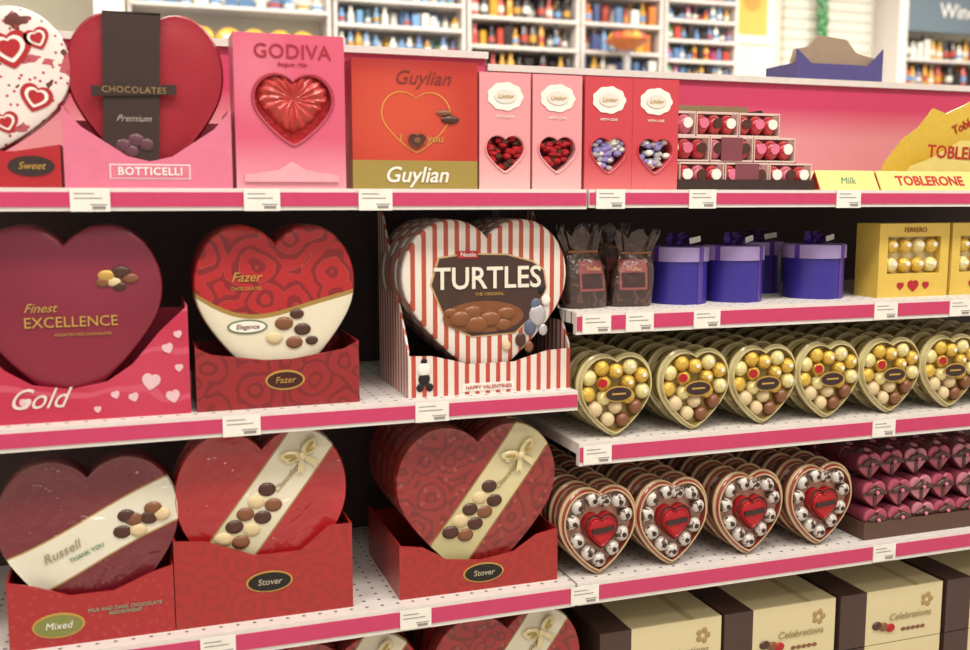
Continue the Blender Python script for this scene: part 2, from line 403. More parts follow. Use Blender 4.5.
# stepped tray of wrapped sweets in clear-fronted packs
g=grp('chocolate_display_tray',1.02,Y,ZT)
b=MB(); tray(b,.140,.018,[],.23,dkbrown,back=.09,side_poly=[(.003,0),(.23,0),(.23,.155),(.17,.155),(.12,.09),(.003,.018)])
b.box(-.137,.137,.215,.227,.0,.165,mat('tan_card','#8E7456',.6))
b.obj('tray',g)
b=MB(); rr=random.Random(3)
packrim=mat('pack_rim','#D6BDB4',.25,coat=.4); sweetpink=mat('sweet_pink','#CC6A7E',.35,coat=.3); sred=mat('sweet_red','#B82E36',.3,coat=.5)
packback=mat('pack_back','#A05A5A',.4)
for tier,(y0,z0) in enumerate(((.005,.003),(.055,.051),(.105,.099))):
    for k in range(3):
        x0=-.134+k*.091
        b.box(x0,x0+.088,y0+.034,y0+.05,z0+.003,z0+.042,packback)
        for i in range(3):
            m=[sred,sred,sweetpink,sred,sweetpink][rr.randrange(5)]
            xx=x0+.0155+i*.0285; yy=y0+.0155
            b.ball(xx,yy,z0+.0215,.0175,m,.85,.9,1.05,12,8)
            b.oval(xx,z0+.024,.010,.0095,yy-.0145,[whitep,whitep,pinkcard,brown][rr.randrange(4)],n=12,rot=rr.random(),t=.0025)
        b.box(x0,x0+.088,y0,y0+.05,z0,z0+.003,packrim)
        b.box(x0,x0+.088,y0+.020,y0+.05,z0+.042,z0+.0445,packrim); b.box(x0,x0+.088,y0,y0+.0015,z0+.042,z0+.0445,packrim)
        for xx in (x0,x0+.0865): b.box(xx,xx+.0015,y0,y0+.034,z0+.003,z0+.042,packrim)
    if tier: b.box(-.136,.136,y0,y0+.05,0.004,z0-.001,packback)
bl=mat('brown_label','#7a4048',.4)
b.box(-.022,.022,.053,.0548,.053,.094,bl); b.box(-.024,.024,.003,.0048,.004,.046,bl)
b.obj('sweet_packs',g)

yel=mat('yellow_card','#D2B040',.45,coat=.1); yelred=mat('red_letter','#B02C22',.45); yel2=mat('pale_yellow_card','#DAC878',.45)
g=grp('triangular_chocolate_bars',1.175,Y,ZT)
b=MB()
def bar(b,x0,x1,y,z,s_=.042,m=yel2):
    b.prism([(y,z),(y+s_,z),(y+s_/2,z+s_*.87)],'x',x0,x1,m)
    for xx in (x0-.0006,x1-.0008): b.prism([(y+.004,z+.002),(y+s_-.004,z+.002),(y+s_/2,z+s_*.8)],'x',xx,xx+.0014,yelred)
for k in range(3): bar(b,0,.13,k*.044,0,m=yel2); bar(b,.135,.42,k*.044,0); bar(b,.425,.70,k*.044,0)
b.obj('bars',g)
grn=mat('green_letter','#3f7f5a',.5)
text('bar_text','Milk',.02,.065,.0095,.0175,grn,g,tilt=-math.radians(30),shear=.3)
text('bar_text','TOBLERONE',.028,.255,.0095,.0175,yelred,g,bold=.0008,tilt=-math.radians(30),sx=1.0)
b=MB(); b.prism([(.29,0),(.68,0),(.68,.20),(.60,.19),(.56,.205),(.52,.185),(.47,.165),(.435,.175),(.40,.135),(.36,.11),(.315,.06)],'y',0,.004,yel)
b.prism([(.32,.0),(.68,0),(.68,.115),(.47,.105),(.40,.07),(.34,.05)],'y',-.045,-.042,yel2)
for k in range(2): bar(b,.32,.68,.006+k*.044,0,.04,yel)
b.obj('display_card',g,(0,.205,0))
text('card_text','TOBLERONE',.036,.485,.159,.078,yelred,g,bold=.0008,rot=.04)
text('card_text','Toblerone',.026,.54,.2035,.15,yelred,g,bold=.0006,rot=-.4)

# ================================================================== SECOND SHELF LEFT
g=grp('heart_chocolate_box',-.10,Y,ZL2)
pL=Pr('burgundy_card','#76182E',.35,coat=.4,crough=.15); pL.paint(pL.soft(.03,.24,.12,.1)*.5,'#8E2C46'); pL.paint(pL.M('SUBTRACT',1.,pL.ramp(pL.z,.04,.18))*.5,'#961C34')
b=MB(); mL=pL.done()
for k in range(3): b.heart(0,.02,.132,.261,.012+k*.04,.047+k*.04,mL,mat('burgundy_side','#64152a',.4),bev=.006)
for x,z,m,r in ((.055,.208,gold,.011),(.075,.213,brown,.012),(.065,.198,beige,.009),(.088,.203,brown2,.010),(.072,.192,brown,.009),(.05,.198,brown2,.009)):
    b.ball(x,.011,z,r,m,1.1,.3,.75)
b.obj('heart_box',g)
text('title','EXCELLENCE',.0215,.005,.0105,.142,gold,g,sp=1.0)
text('script','Finest',.018,-.036,.0105,.163,gold,g,shear=.4)
text('sub','ASSORTED FINE CHOCOLATES',.0055,.02,.0105,.124,gold,g)
pt=Pr('pink_red_card','#B62C48',.42); pt.paint(pt.swirl(5,7,.95)*.5,'#D0647A'); pt.paint(pt.soft(.1,.06,.1,.08)*.4,'#C84A62')
b=MB(); tray(b,.165,.162,[(.125,.125),(.085,.078),(.05,.055),(0,.046),(-.05,.055),(-.085,.078),(-.125,.125)],.14,pt.done())
pw=mat('pink_white_print','#DAB4BA',.4)
for x,z,s_,r in ((.11,.052,.013,-.2),(.135,.10,.008,.3),(.085,.03,.007,.3),(.14,.028,.010,.2),(.15,.07,.006,0),(.06,.035,.006,.3),(.035,.015,.005,0),(.15,.12,.006,.2),(-.06,.03,.008,0)):
    b.hdecal(x,z,s_,s_*1.9,-.0002,pw,r)
b.obj('tray',g)
text('tray_text','Gold',.042,-.046,-.001,.034,mat('soft_white','#DCCFC8',.5),g,shear=.5,sx=.9)

g=grp('heart_chocolate_box',.197,Y,ZL2)
pB=Pr('rose_red_card','#A81D20',.36,coat=.35,crough=.12); pB.paint(pB.roses(15,.30,.42),'#7E161B'); pB.paint(pB.roses(15,.30,.05)*.7,'#B8483A')
wv=pB.M('SINE',pB.x*26)*.008
tz=pB.z-wv-(pB.x*pB.x)*2.2
pB.paint(tz.lt(.140),'#DAD0B8'); pB.paint(tz.lt(.147)*tz.gt(.140),'#9A7A3A')
pB.paint(pB.z.lt(.045),'#9A171B')
mB=pB.done()
b=MB()
for k in range(3): b.heart(0,.022,.122,.257,.012+k*.04,.047+k*.04,mB,mat('deep_red_side','#6d1216',.4),bev=.008)
for x,z,m,r in ((.01,.128,brown2,.013),(.038,.118,brown,.012),(-.005,.106,beige,.012),(.025,.098,brown2,.012),(.052,.10,brown,.009),(.03,.142,brown,.010)):
    b.ball(x,.011,z,r,m,1.1,.3,.8)
b.oval(-.045,.125,.03,.011,.0115,mat('green_ink','#5F6F4A',.5)); b.oval(-.045,.125,.027,.0085,.0105,whitep)
b.obj('heart_box',g)
text('title','Fazer',.020,-.045,.0105,.2,gold,g,shear=.3); text('sub','CHOCOLATES',.007,-.045,.0105,.183,gold,g)
text('logo','Elegance',.010,-.045,.009,.125,mat('brown_ink','#7A3A22',.5),g,shear=.2)
pt=Pr('red_tray_card','#8E1E22',.4,coat=.3,crough=.15); pt.paint(pt.roses(16,.3,.4),'#76171B'); pt.paint(pt.roses(16,.3,.05)*.5,'#A84038')
b=MB(); tray(b,.1235,.098,[(.1,.086),(.02,.074),(-.02,.074),(-.1,.086)],.14,pt.done())
b.oval(.008,.042,.03,.0155,-.0002,gold); b.oval(.008,.042,.027,.0125,-.0012,mat('oval_brown','#3f1512',.4)); b.obj('tray',g)
text('oval_text','Fazer',.014,.008,-.0028,.042,gold,g,shear=.2)

g=grp('heart_chocolate_box',.541,Y,ZL2)
st_=Pr('striped_card','#DED4CA',.36,coat=.35,crough=.12); st_.paint(st_.stripes(.0185,.42),'#AE4A34')
stt=st_.done()
st2=Pr('striped_tray_card','#DCD1C8',.42); st2.paint(st2.stripes(.0180,.42),'#B44434'); st2m=st2.done()
b=MB()
for k in range(4): b.heart(-.004,.022,.143,.263,.012+k*.043,.047+k*.043,stt,mat('silver_side','#9C8A80',.35),bev=.006)
lab=mat('choc_label','#40271E',.4,coat=.3); labw=mat('label_edge','#C9A678',.45)
LP=[(-.085,.222),(-.04,.228),(.03,.226),(.075,.214),(.095,.20),(.100,.17),(.075,.125),(.045,.098),(-.03,.095),(-.07,.115),(-.085,.15),(-.098,.18)]
b.prism([(x*1.03+.0,.162+(z-.162)*1.04) for x,z in LP],'y',.0112,.0118,labw)
b.prism(LP,'y',.0102,.0112,lab)
b.oval(-.01,.126,.07,.026,.0104,mat('label_redbrown','#7A4A2C',.4),n=32)
for x,z,r in ((-.05,.124,.017),(-.022,.114,.018),(-.028,.134,.014),(.002,.122,.016),(.03,.13,.014),(.024,.112,.013),(-.066,.134,.010)): b.ball(x,.0095,z,r,mat('caramel','#7E4A24',.35,coat=.3),1.2,.35,.8)
bg_=mat('bluegrey','#5A6278',.45)
for x,z,m,r in ((.085,.125,silver,.019),(.072,.105,bg_,.014),(.1,.15,whitep,.010),(.092,.168,black,.008),(.082,.142,bg_,.012),(.055,.085,brown,.012),(.07,.072,brown2,.010),(.095,.1,silver,.010),(.03,.076,beige,.009)): b.ball(x,.0095,z,r,m,.8,.3,1)
b.box(-.055,-.02,.0090,.0100,.222,.234,red)
b.obj('heart_boxes',g)
text('title','TURTLES',.050,-.002,.0085,.188,mat('cream_letter','#E0D8C8',.45),g,bold=.0007,sx=.94)
text('brand','Nestle',.010,-.037,.0080,.228,whitep,g)
text('sub','THE ORIGINAL',.0075,.0,.0092,.163,gold,g)
b=MB(); tray(b,.141,.068,[(.10,.066),(.06,.056),(.04,.050),(-.04,.050),(-.06,.056),(-.10,.066)],.20,st2m,mi=dkbrown,side_poly=[(.003,0),(.20,0),(.20,.295),(.17,.295),(.003,.075)])
b.box(-.05,.04,-.001,0,.005,.018,whitep)
for x,z,r,m in ((-.115,.045,.012,whitep),(-.115,.03,.011,black),(-.122,.016,.007,black),(-.106,.016,.007,black),(-.115,.058,.006,black)): b.ball(x,-.001,z,r,m,.9,.25,1)
b.obj('tray',g)
text('tray_text','HAPPY VALENTINES',.009,-.005,-.002,.011,yelred,g)

# ================================================================== SECOND SHELF RIGHT
bagm=Pr('dark_cellophane_bag','#3E2C26',.28,coat=.6,bump=.9,bscale=30); bagm.paint(bagm.noise(60,.60)*.6,'#6A4A3E'); bagm.paint(bagm.rect(-.024,.026,.030,.082),'#8E4A48'); bagm.paint(bagm.rect(-.020,.022,.034,.060),'#3E2422'); bagm=bagm.done()
def bag(x,y,sc=1,rz=0,ry=0):
    g=grp('chocolate_gift_bag',x,y,ZR2,rz)
    b=MB(); n=36; lev=[(0,.037,.020),(.01,.041,.024),(.04,.041,.025),(.07,.038,.021),(.086,.034,.014),(.096,.030,.008),(.102,.030,.005),(.112,.034,.006),(.135,.042,.008)]
    vs=[]
    for j,(z,a,c) in enumerate(lev):
        for i in range(n):
            t=2*pi*i/n; k=1+(.08*math.cos(i*pi) if j>4 else .02*math.sin(i*3+j))
            cx=abs(math.cos(t))**.6*math.copysign(1,math.cos(t)); sx=abs(math.sin(t))**.6*math.copysign(1,math.sin(t))
            zz=z*sc*(1+(.07*math.sin(i*1.7)*(j-5)/3 if j>5 else 0))
            vs.append((a*cx*k*sc+ry*z,c*sx*k*sc+(.004*math.sin(i*.9)if j>5 else 0),zz))
    b.add(vs,[(j*n+i,j*n+(i+1)%n,(j+1)*n+(i+1)%n,(j+1)*n+i) for j in range(len(lev)-1) for i in range(n)]+[list(range(n))],bagm,True)
    b.box(-.030*sc+ry*.1,.030*sc+ry*.1,-.008,.008,.097*sc,.101*sc,mat('copper_tie','#8A5A3A',.4,metal=.3))
    b.obj('bag',g)
    text('label','Truffles',.009,0,-.0275*sc,.070*sc,mat('pale_gold_ink','#C8A878',.5),g)
bag(.728,.072,.98,.1,-.1); bag(.812,.072,.94,-.15,.1); bag(.738,.15,1.0,.1,.1); bag(.825,.16,1.0,0,-.1)
vio=mat('violet_card','#342888',.42,coat=.2); lil=mat('lilac_lid','#9C88BA',.5); rib=mat('violet_ribbon','#54348C',.35,coat=.3)
def tin(x,y,r=.054,rz=0):
    g=grp('round_gift_box',x,y,ZR2,rz)
    b=MB(); b.lathe([(r,0),(r,.078)],0,0,vio,40); b.lathe([(r*1.06,.076),(r*1.06,.098),(r*1.045,.101),(0.001,.101)],0,0,lil,40)
    b.obj('box',g)
    b=MB(); w=.005
    R_=r*1.065
    b.box(-R_,R_,-w,w,.1012,.1022,rib); b.box(-w,w,-R_,R_,.1012,.1022,rib)
    b.box(-w,w,-R_-.001,-R_,.076,.1022,rib); b.box(-w,w,-r-.001,-r+.001,0,.078,rib)
    b.box(-R_-.001,-R_,-w,w,.076,.1022,rib)
    b.bow(0,0,.108,.026,.012,.014,rib); b.bow(0,.004,.110,.02,.016,.010,rib); b.obj('ribbon',g)
    b=MB(); b.prism([(0,0),(.028,.004),(.027,.014),(-.002,.010)],'y',-.01,-.009,whitep); b.obj('gift_tag',g,(.006,-.012,.106))
tin(.925,.10,.052,.3); tin(1.040,.10,.053,.5); tin(1.222,.105,.056,.4); tin(1.18,.235,.052)
def ybox(x,w=.165):
    g=grp('chocolate_gift_box',x,.04,ZR2); hw=w/2; h=.140; e=.02
    m=mat('bright_yellow_card','#D6B450',.42,coat=.2); b=MB()
    b.box(-hw,hw,.02,.065,0,h,m)
    b.box(-hw,-hw+e,0,.02,0,h,m); b.box(hw-e,hw,0,.02,0,h,m); b.box(-hw+e,hw-e,0,.02,0,.045,m); b.box(-hw+e,hw-e,0,.02,h-.025,h,m)
    b.box(-hw+e,hw-e,.0185,.0198,.045,h-.025,mat('cream_inner','#E4D49A',.4))
    for i in range(4):
        for j in range(2):
            xx=-hw+e+.0156+i*.0313
            b.ball(xx,.012,.061+j*.036,.0150,goldfoil if (i+j)%3 else palegold)
            b.oval(xx,.064+j*.036,.0055,.0045,-.0016,whitep,n=10)
    b.obj('box',g)
    text('title','FERRERO',.013,0,-.001,h-.0125,mat('brown_letter','#7a3a18',.4),g)
    b=MB(); b.hdecal(0,.022,.013,.022,-.0005,red); b.hdecal(-.03,.022,.008,.014,-.0005,red); b.hdecal(.03,.022,.008,.014,-.0005,red); b.obj('hearts',g)
ybox(1.402); ybox(1.575); ybox(1.75)

# ================================================================== THIRD SHELF RIGHT : foil ball hearts
rim=mat('gold_clear_rim','#C4B684',.2,metal=.05,coat=.8); inner=mat('tray_tan','#A08A50',.4,coat=.3)
def pearly(b,hw,h,z0,y0,rings,ms,P=HPr):
    n=len(P); vs=[]
    for s_,y in rings: vs+=[(x*hw*s_,y0+y,z0+h*.56+(z-.56)*h*s_) for x,z in P]
    for j in range(len(rings)-1): b.add(vs,[(j*n+i,j*n+(i+1)%n,(j+1)*n+(i+1)%n,(j+1)*n+i) for i in range(n)],ms[j],True)
    b.add(vs[-n:],[list(range(n))],ms[-1])
def ball_heart_mesh():
    b=MB(); hw=.0705; h=.142
    for k in range(8):
        y0=k*.044
        pearly(b,hw,h,.003,y0,[(.97,.036),(.99,.019),(1.03,.018),(1.03,.014),(.98,.012),(.95,.005),(.92,.005),(.90,.018)],[inner,rim,rim,rim,rim,rim,inner,inner])
        pos=[(0,.116,goldfoil),(-.027,.122,goldfoil),(.027,.122,palegold),(-.050,.106,palegold),(.050,.106,goldfoil),(-.052,.078,goldfoil),(.052,.078,palegold),(-.038,.051,beige),(.038,.051,brown2),(-.014,.032,beige),(.014,.030,brown2),(-.022,.095,goldfoil),(.024,.095,goldfoil),(0,.054,beige),(-.022,.07,palegold),(.024,.07,goldfoil)]
        for i,(x,z,m) in enumerate(pos):
            b.ball(x,y0+.013,z,.0142 if i<9 else .0135,m,1,.95,1,12,8)
            if m in (goldfoil,palegold) and k==0 and i%2==0: b.oval(x,z+.002,.004,.004,y0+.0002,whitep,n=8)
        if k==0:
            b.oval(.0,.078,.027,.014,-.0015,gold,n=24); b.oval(.0,.078,.024,.0115,-.0025,dkbrown,n=24)
            b.box(-.013,.013,-.0038,-.0034,.077,.080,gold)
            b.oval(-.03,.098,.009,.008,-.0008,redfoil,n=10)
    return b
src=ball_heart_mesh().obj('heart_shaped_foil_chocolate_box',None,(.765,.014,ZR3))
for x in (.920,1.063,1.203,1.345,1.490,1.636): 
    o=bpy.data.objects.new('heart_shaped_foil_chocolate_box',src.data); COL.objects.link(o); o.location=(x,.014,ZR3)

# ================================================================== FOURTH SHELF LEFT
def oval_label(b,x,z,rx,rz,c='#1D1614'):
    b.oval(x,z,rx,rz,-.0002,gold); b.oval(x,z,rx*.92,rz*.86,-.0012,mat('lab'+c,c,.35))
bowm=mat('gold_ribbon','#DCCDA0',.3,metal=.15,coat=.4); bowm2=mat('gold_ribbon_shade','#A88E50',.4)
g=grp('heart_chocolate_box',-.085,Y,Z4)
p4=Pr('dark_red_foil','#6A121E',.35,coat=1,bump=1,bscale=13,crough=.1,bdist=.03)
bz=p4.dist(0,.150,24)-p4.M('SINE',p4.x*22)*.004
ab=p4.M('ABSOLUTE',bz); p4.paint(ab.lt(.035),'#A88A4A'); p4.paint(ab.lt(.0325),'#DCD5C2')
b=MB(); b.heart(0,.01,.128,.266,.012,.06,p4.done(),mat('dark_red_side','#4e0d16',.4),bev=.008,puff=.004)
for i,(x,z) in enumerate(((.045,.160),(.062,.178),(.068,.160),(.084,.178),(.09,.192),(.102,.182),(.052,.184))): b.ball(x,.012,z,.012,[brown,brown2,beige][i%3],1.1,.35,.85)
b.obj('heart_box',g)
text('ribbon_text','Russell',.020,-.04,.0105,.138,mat('tan_ink','#9A8A6A',.5),g,shear=.3,rot=-math.radians(24))
text('ribbon_sub','THANK YOU',.009,-.005,.0105,.134,grn,g,rot=-math.radians(24))
pt=Pr('red_tray_b','#A01E22',.38,coat=.4,crough=.12); pt.paint(pt.vor(60,.2)*.3,'#B04844')
b=MB(); tray(b,.115,.105,[(.08,.095),(.03,.075),(-.03,.075),(-.08,.095)],.14,pt.done()); 
b.oval(-.048,.032,.036,.019,-.0002,gold); b.oval(-.048,.032,.033,.016,-.0012,mat('olive','#7E8044',.4)); b.obj('tray',g)
text('oval_text','Mixed',.015,-.048,-.003,.032,whitep,g,shear=.2); text('tray_text','MILK AND DARK CHOCOLATE\nASSORTMENT',.0075,.045,-.001,.045,mat('green_pale','#7FA88A',.5),g)

def band_heart(x,zf,hw,ztop,trayhw,hs,notch,deep,sty,side_depth=.14,ovz=.05,ang=47,ctr=(.005,.17)):
    g=grp('heart_chocolate_box',x,Y,zf)
    p=Pr('red_heart_print_%d'%sty,'#A0161E' if sty!=2 else '#8C2220',.32,coat=1 if sty==1 else .8,bump=1 if sty==1 else .5,bscale=12,crough=.1,bdist=.03)
    if sty!=1: p.paint(p.roses(22,.34,.36)*.8,'#6A1818'); p.paint(p.vor(30,.1),'#96403A')
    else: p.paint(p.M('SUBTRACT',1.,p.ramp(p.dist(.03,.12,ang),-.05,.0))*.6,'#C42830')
    cx,cz=ctr
    bw=p.M('ABSOLUTE',p.dist(cx,cz,ang)+p.dist(cx,cz,ang-90)*-.10)
    p.paint(bw.lt(.037),'#94763A')
    p.paint(bw.lt(.0345),'#CDC094' if sty==2 else '#DDD4BC')
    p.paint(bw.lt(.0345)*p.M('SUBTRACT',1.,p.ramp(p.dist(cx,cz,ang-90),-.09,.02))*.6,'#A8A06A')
    b=MB(); m=p.done(); h=ztop-.012
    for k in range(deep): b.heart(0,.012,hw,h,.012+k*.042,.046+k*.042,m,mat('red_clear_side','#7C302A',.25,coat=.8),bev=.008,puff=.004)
    a=math.radians(ang)
    for i in range(9):
        t=-.085+i*.0125; o_=(-1)**i*.012
        b.ball(cx+t*math.cos(a)-o_*math.sin(a),.013,cz+t*math.sin(a)+o_*math.cos(a),.0135,[brown,brown2,beige,brown][i%4] if sty==2 else [beige,brown2,brown][i%3],1.1,.4,.85)
    b.obj('heart_boxes',g)
    text('ribbon_text','Chocolates',.013,cx+.050*math.cos(a),.0105,cz+.050*math.sin(a),mat('dull_gold'),g,shear=.3,rot=-a)
    b=MB(); b.flatbow(cx+.088*math.cos(a)-.004,.008,cz+.096*math.sin(a),.032,a-1.57+1.2,bowm,bowm2); b.obj('bow',g)
    pt=Pr('red_tray_card_%d'%sty,'#A02422',.38,coat=.35,crough=.12); pt.paint(pt.roses(20,.35,.4)*.45,'#84201E')
    b=MB(); tray(b,trayhw,hs,notch,side_depth,pt.done()); oval_label(b,.005,ovz,.036,.017); b.obj('tray',g)
    text('oval_text','Stover',.014,.005,-.003,ovz,mat('pale_ink','#B8AD90',.4),g,shear=.15)
    return g
band_heart(.168,Z4,.133,.299,.1365,.14,[(.10,.14),(.055,.104),(-.015,.104),(-.09,.135)],2,1,ovz=.06,ctr=(.005,.185))
band_heart(.522,Z4,.142,.281,.140,.092,[(.10,.085),(.06,.06),(0,.052),(-.06,.06),(-.1,.085)],5,2,side_depth=.23,ovz=.03,ctr=(.018,.155))
band_heart(.575,Z5,.140,.283,.140,.10,[(.1,.09),(0,.06),(-.1,.09)],3,3)
band_heart(.285,Z5,.140,.279,.140,.10,[(.1,.09),(0,.06),(-.1,.09)],3,4)
band_heart(-.01,Z5,.140,.270,.140,.10,[(.1,.09),(0,.06),(-.1,.09)],3,5)

# ================================================================== FOURTH SHELF RIGHT
swirlm=Pr('silver_brown_ball','#C8C0B8',.35,metal=.1,coat=.4); swirlm.paint(swirlm.noise(75,.55),'#5a443a'); swirlm=swirlm.done()
redrim=mat('red_rim','#8E3A2E',.25,coat=.7); tanrim=mat('tan_rim','#C0A47C',.3,coat=.6); pinkbrown=mat('rosy_tray','#86483C',.4,coat=.3)
creamin=mat('rosy_cream','#C49A84',.4)
def silver_heart():
    b=MB(); n=len(HPr); hw=.0715;h=.153
    for k in range(8):
        y0=k*.044
        pearly(b,hw,h,.004,y0,[(.98,.036),(1,.019),(1.04,.018),(1.04,.014),(.99,.012),(.95,.006),(.91,.006),(.89,.018)],[pinkbrown,redrim,tanrim,tanrim,redrim,tanrim,redrim,creamin])
        for i in range(11):
            q=HPr[int((i+.5)/11*n)%n]; x,z=q[0]*.71*hw,.004+h*.56+(q[1]-.56)*.71*h
            b.ball(x,y0+.012,z,.0140,swirlm,1,.9,1,12,8)
            if k==0: b.oval(x,z,.0045,.0045,y0-.0002,dkbrown,n=8)
        if k==0:
            b.heart(0,.050,.033,.064,y0-.002,y0+.02,mat('heart_rim_brown','#5a2420',.4),redfoil,bev=.004,P=HPs,puff=.003)
            b.heart(0,.055,.028,.054,y0-.004,y0+.02,redfoil,redfoil,bev=.004,P=HPs,puff=.003)
            b.prism([(-.020,.080),(.022,.084),(.022,.093),(-.020,.089)],'y',-.0065,-.0045,dkbrown)
    return b
src=silver_heart().obj('heart_shaped_silver_chocolate_box',None,(.738,.014,Z4))
for x in (.882,1.042,1.198):
    o=bpy.data.objects.new('heart_shaped_silver_chocolate_box',src.data); COL.objects.link(o); o.location=(x,.014,Z4)

g=grp('mini_heart_box_display',1.475,.018,Z4)
mp=mat('mini_pink','#A64A5E',.38,coat=.4); mp2=mat('mini_dark_pink','#743040',.45); mp3=mat('mini_rose','#BC7482',.38,coat=.4); brb=mat('brown_ribbon','#4A2E28',.4,coat=.3)
b=MB(); tray(b,.178,.034,[],.31,mat('tray_brown_mid','#5A4034',.5))
rr=random.Random(4)
for tier in range(3):
    for iy in range(4):
        for ix in range(6):
            x=-.144+ix*.0575+rr.uniform(-.003,.003); z=.006+tier*.052; y=.008+iy*.07+rr.uniform(-.003,.004)+tier*.006
            if tier==2 and iy==0: y+=.012
            rt=rr.uniform(-.12,.12)
            b.heart(x,z,.028,.052,y,y+.055,rr.choice([mp,mp,mp3]),mp2,bev=.004,P=HPs,rot=rt)
            b.box(x-.027,x+.027,y-.002,y-.0005,z+.026,z+.033,brb); b.box(x-.0035,x+.0035,y-.002,y-.0005,z+.004,z+.046,brb)
            if iy==0 or tier==2:
                b.ball(x-.009,y-.004,z+.035,.010,brb,1.2,.5,.6,8,5,rot=.4+rt); b.ball(x+.009,y-.004,z+.035,.010,brb,1.2,.5,.6,8,5,rot=-.4+rt)
                b.ball(x,y-.008,z+.032,.004,pinkcard,1,1,1,8,5)
            if tier==2:
                b.ball(x-.008,y+.02,z+.053,.010,brb,1.2,.6,.5,8,5,rot=.3); b.ball(x+.008,y+.02,z+.053,.010,mp3,1.2,.6,.5,8,5,rot=-.3)
b.obj('mini_boxes',g)

# ================================================================== BASE SHELF RIGHT : cream boxes
cb=Pr('cream_brown_card','#D2C49A',.5); cb.paint(cb.x.lt(-.062),'#46302A'); cb.paint(cb.y.gt(.002)*cb.x.gt(.055)*cb.x.lt(.07),'#B5A678'); cb=cb.done()
for x in (.870,1.125,1.385,1.645,1.90):
    g=grp('cream_chocolate_carton',x,.03,Z5)
    b=MB()
    for iy in range(2):
        for iz in range(2):
            b.box(-.124,.124,iy*.16,iy*.16+.157,iz*.112,iz*.112+.110,cb)
    for k in range(5):
        a=k*1.26; b.ball(.085+.01*math.cos(a),-.0005,.19+.01*math.sin(a),.006,mat('flower_tan','#A5895A',.5),1,.15,1)
        b.ball(.03+.012*k,-.0005,.135,.005,brown2,1.2,.3,.8)
    for k in range(3): b.ball(-.035+.016*k,-.001,.15-.004*k,.011,[brown,brown2,redfoil][k],1.1,.4,.8)
    b.obj('cartons',g)
    text('title','Celebrations',.020,.045,-.0015,.163,mat('tan_letter','#9C8A60',.5),g,shear=.2)
    text('title_low','Celebrations',.020,.045,-.0015,.05,mat('tan_letter'),g,shear=.2)
# ================================================================== box on top ledge
g=grp('purple_display_box',1.56,.48,1.713)
b=MB(); pv=mat('purple_card','#504880',.5); tp=mat('taupe_card','#9C8672',.6)
b.box(-.12,.12,0,.12,0,.045,pv); b.prism([(-.12,.045),(.12,.045),(.115,.065),(.06,.075),(.03,.105),(-.05,.112),(-.075,.085),(-.11,.078)],'y',.02,.03,tp)
b.prism([(-.12,.045),(-.08,.045),(-.12,.075)],'y',.0,.004,pv); b.prism([(.12,.045),(.08,.045),(.12,.085)],'y',.0,.004,pv)
b.obj('box',g)

# ================================================================== ROOM + BACKGROUND STORE
wallm=mat('wall_paint','#E6DFCC',.7,bscale=2)
def slab(name,x0,x1,y0,y1,z0,z1,m): b=MB(); b.box(x0,x1,y0,y1,z0,z1,m); return b.obj(name)
pf=Pr('floor_tiles','#CFC8BC',.35)
fx=pf.M('FRACT',(pf.x+50)/.305); fy=pf.M('FRACT',(pf.y+50)/.305)
pf.paint(fx.lt(.01),'#A59E92'); pf.paint(fy.lt(.01),'#A59E92')
slab('floor',-4,10,-5,7,-.05,0,pf.done())
pc=Pr('ceiling_tiles','#EFEDE8',.8)
fx=pc.M('FRACT',(pc.x+50)/.61); fy=pc.M('FRACT',(pc.y+50)/.61)
pc.paint(fx.lt(.03),'#D5D2CC'); pc.paint(fy.lt(.03),'#D5D2CC')
slab('ceiling',-4,10,-5,7,3.6,3.65,pc.done())
slab('wall_back',-4,10,6.0,6.1,0,3.6,wallm)
slab('column',-.18,-.02,4.75,4.95,0,3.6,mat('column_white','#F0EADF',.6))
cols=[mat('bt%d'%i,c,.35,coat=.2) for i,c in enumerate(['#3E4C78','#B04434','#DEDAD0','#3F7F4A','#C8942E','#2E2628','#6F98C4','#9A3F6A','#C8702C','#5678A0'])]
def bottles(b,x0,x1,y,z,hgt,pal,rr,r=.03,gap=.008):
    for row in range(2):
        x=x0+r+row*r
        while x<x1-r:
            if row==0 and rr.random()<.12: x+=2*r; continue
            h=hgt*rr.uniform(.65,1.1)*(1+.1*row); m=cols[rr.choice(pal)]; q=r*rr.uniform(.7,1.1); yy=y+row*.08+r
            if rr.random()<.7: 
                b.lathe([(q,0),(q,h*.6),(q*.4,h*.78),(q*.4,h)],x,yy,m,8,z)
                b.lathe([(q*1.03,h*.2),(q*1.03,h*.45)],x,yy,cols[rr.choice([2,2,4,6,1])],8,z)
            else: b.box(x-q,x+q,yy-q,yy+q,z,z+h*.8,m)
            x+=2*r+gap*rr.uniform(.3,2)
def bgunit(name,x0,x1,y,shelves,pal,hgt=.15,back='#DADDE0',seed=1,r=.03,shm=None,top=3.2):
    g=grp(name,0,0,0); rr=random.Random(seed); b=MB(); shm=shm or white
    b.box(x0,x1,y+.30,y+.34,0,top,mat('bgback'+back,back,.6)); b.box(x0,x1,y+.02,y+.30,0,.15,shm)
    for x in (x0,x1-.02): b.box(x,x+.02,y+.02,y+.30,.15,top,shm)
    for z in shelves: b.box(x0+.02,x1-.02,y,y+.30,z-.02,z,shm)
    b.obj('frame',g)
    b=MB()
    for z in shelves: bottles(b,x0+.03,x1-.03,y+.03,z,hgt,pal,rr,r)
    b.obj('bottles',g)
    return g
SH=[.3,.7,1.1,1.5,1.9]
g=bgunit('background_snack_shelf',0.0,1.22,5.0,[1.9,2.36,2.62],[2,6,2,9,2],.10,'#DED8C8',2,.04)
b=MB(); rr=random.Random(5)
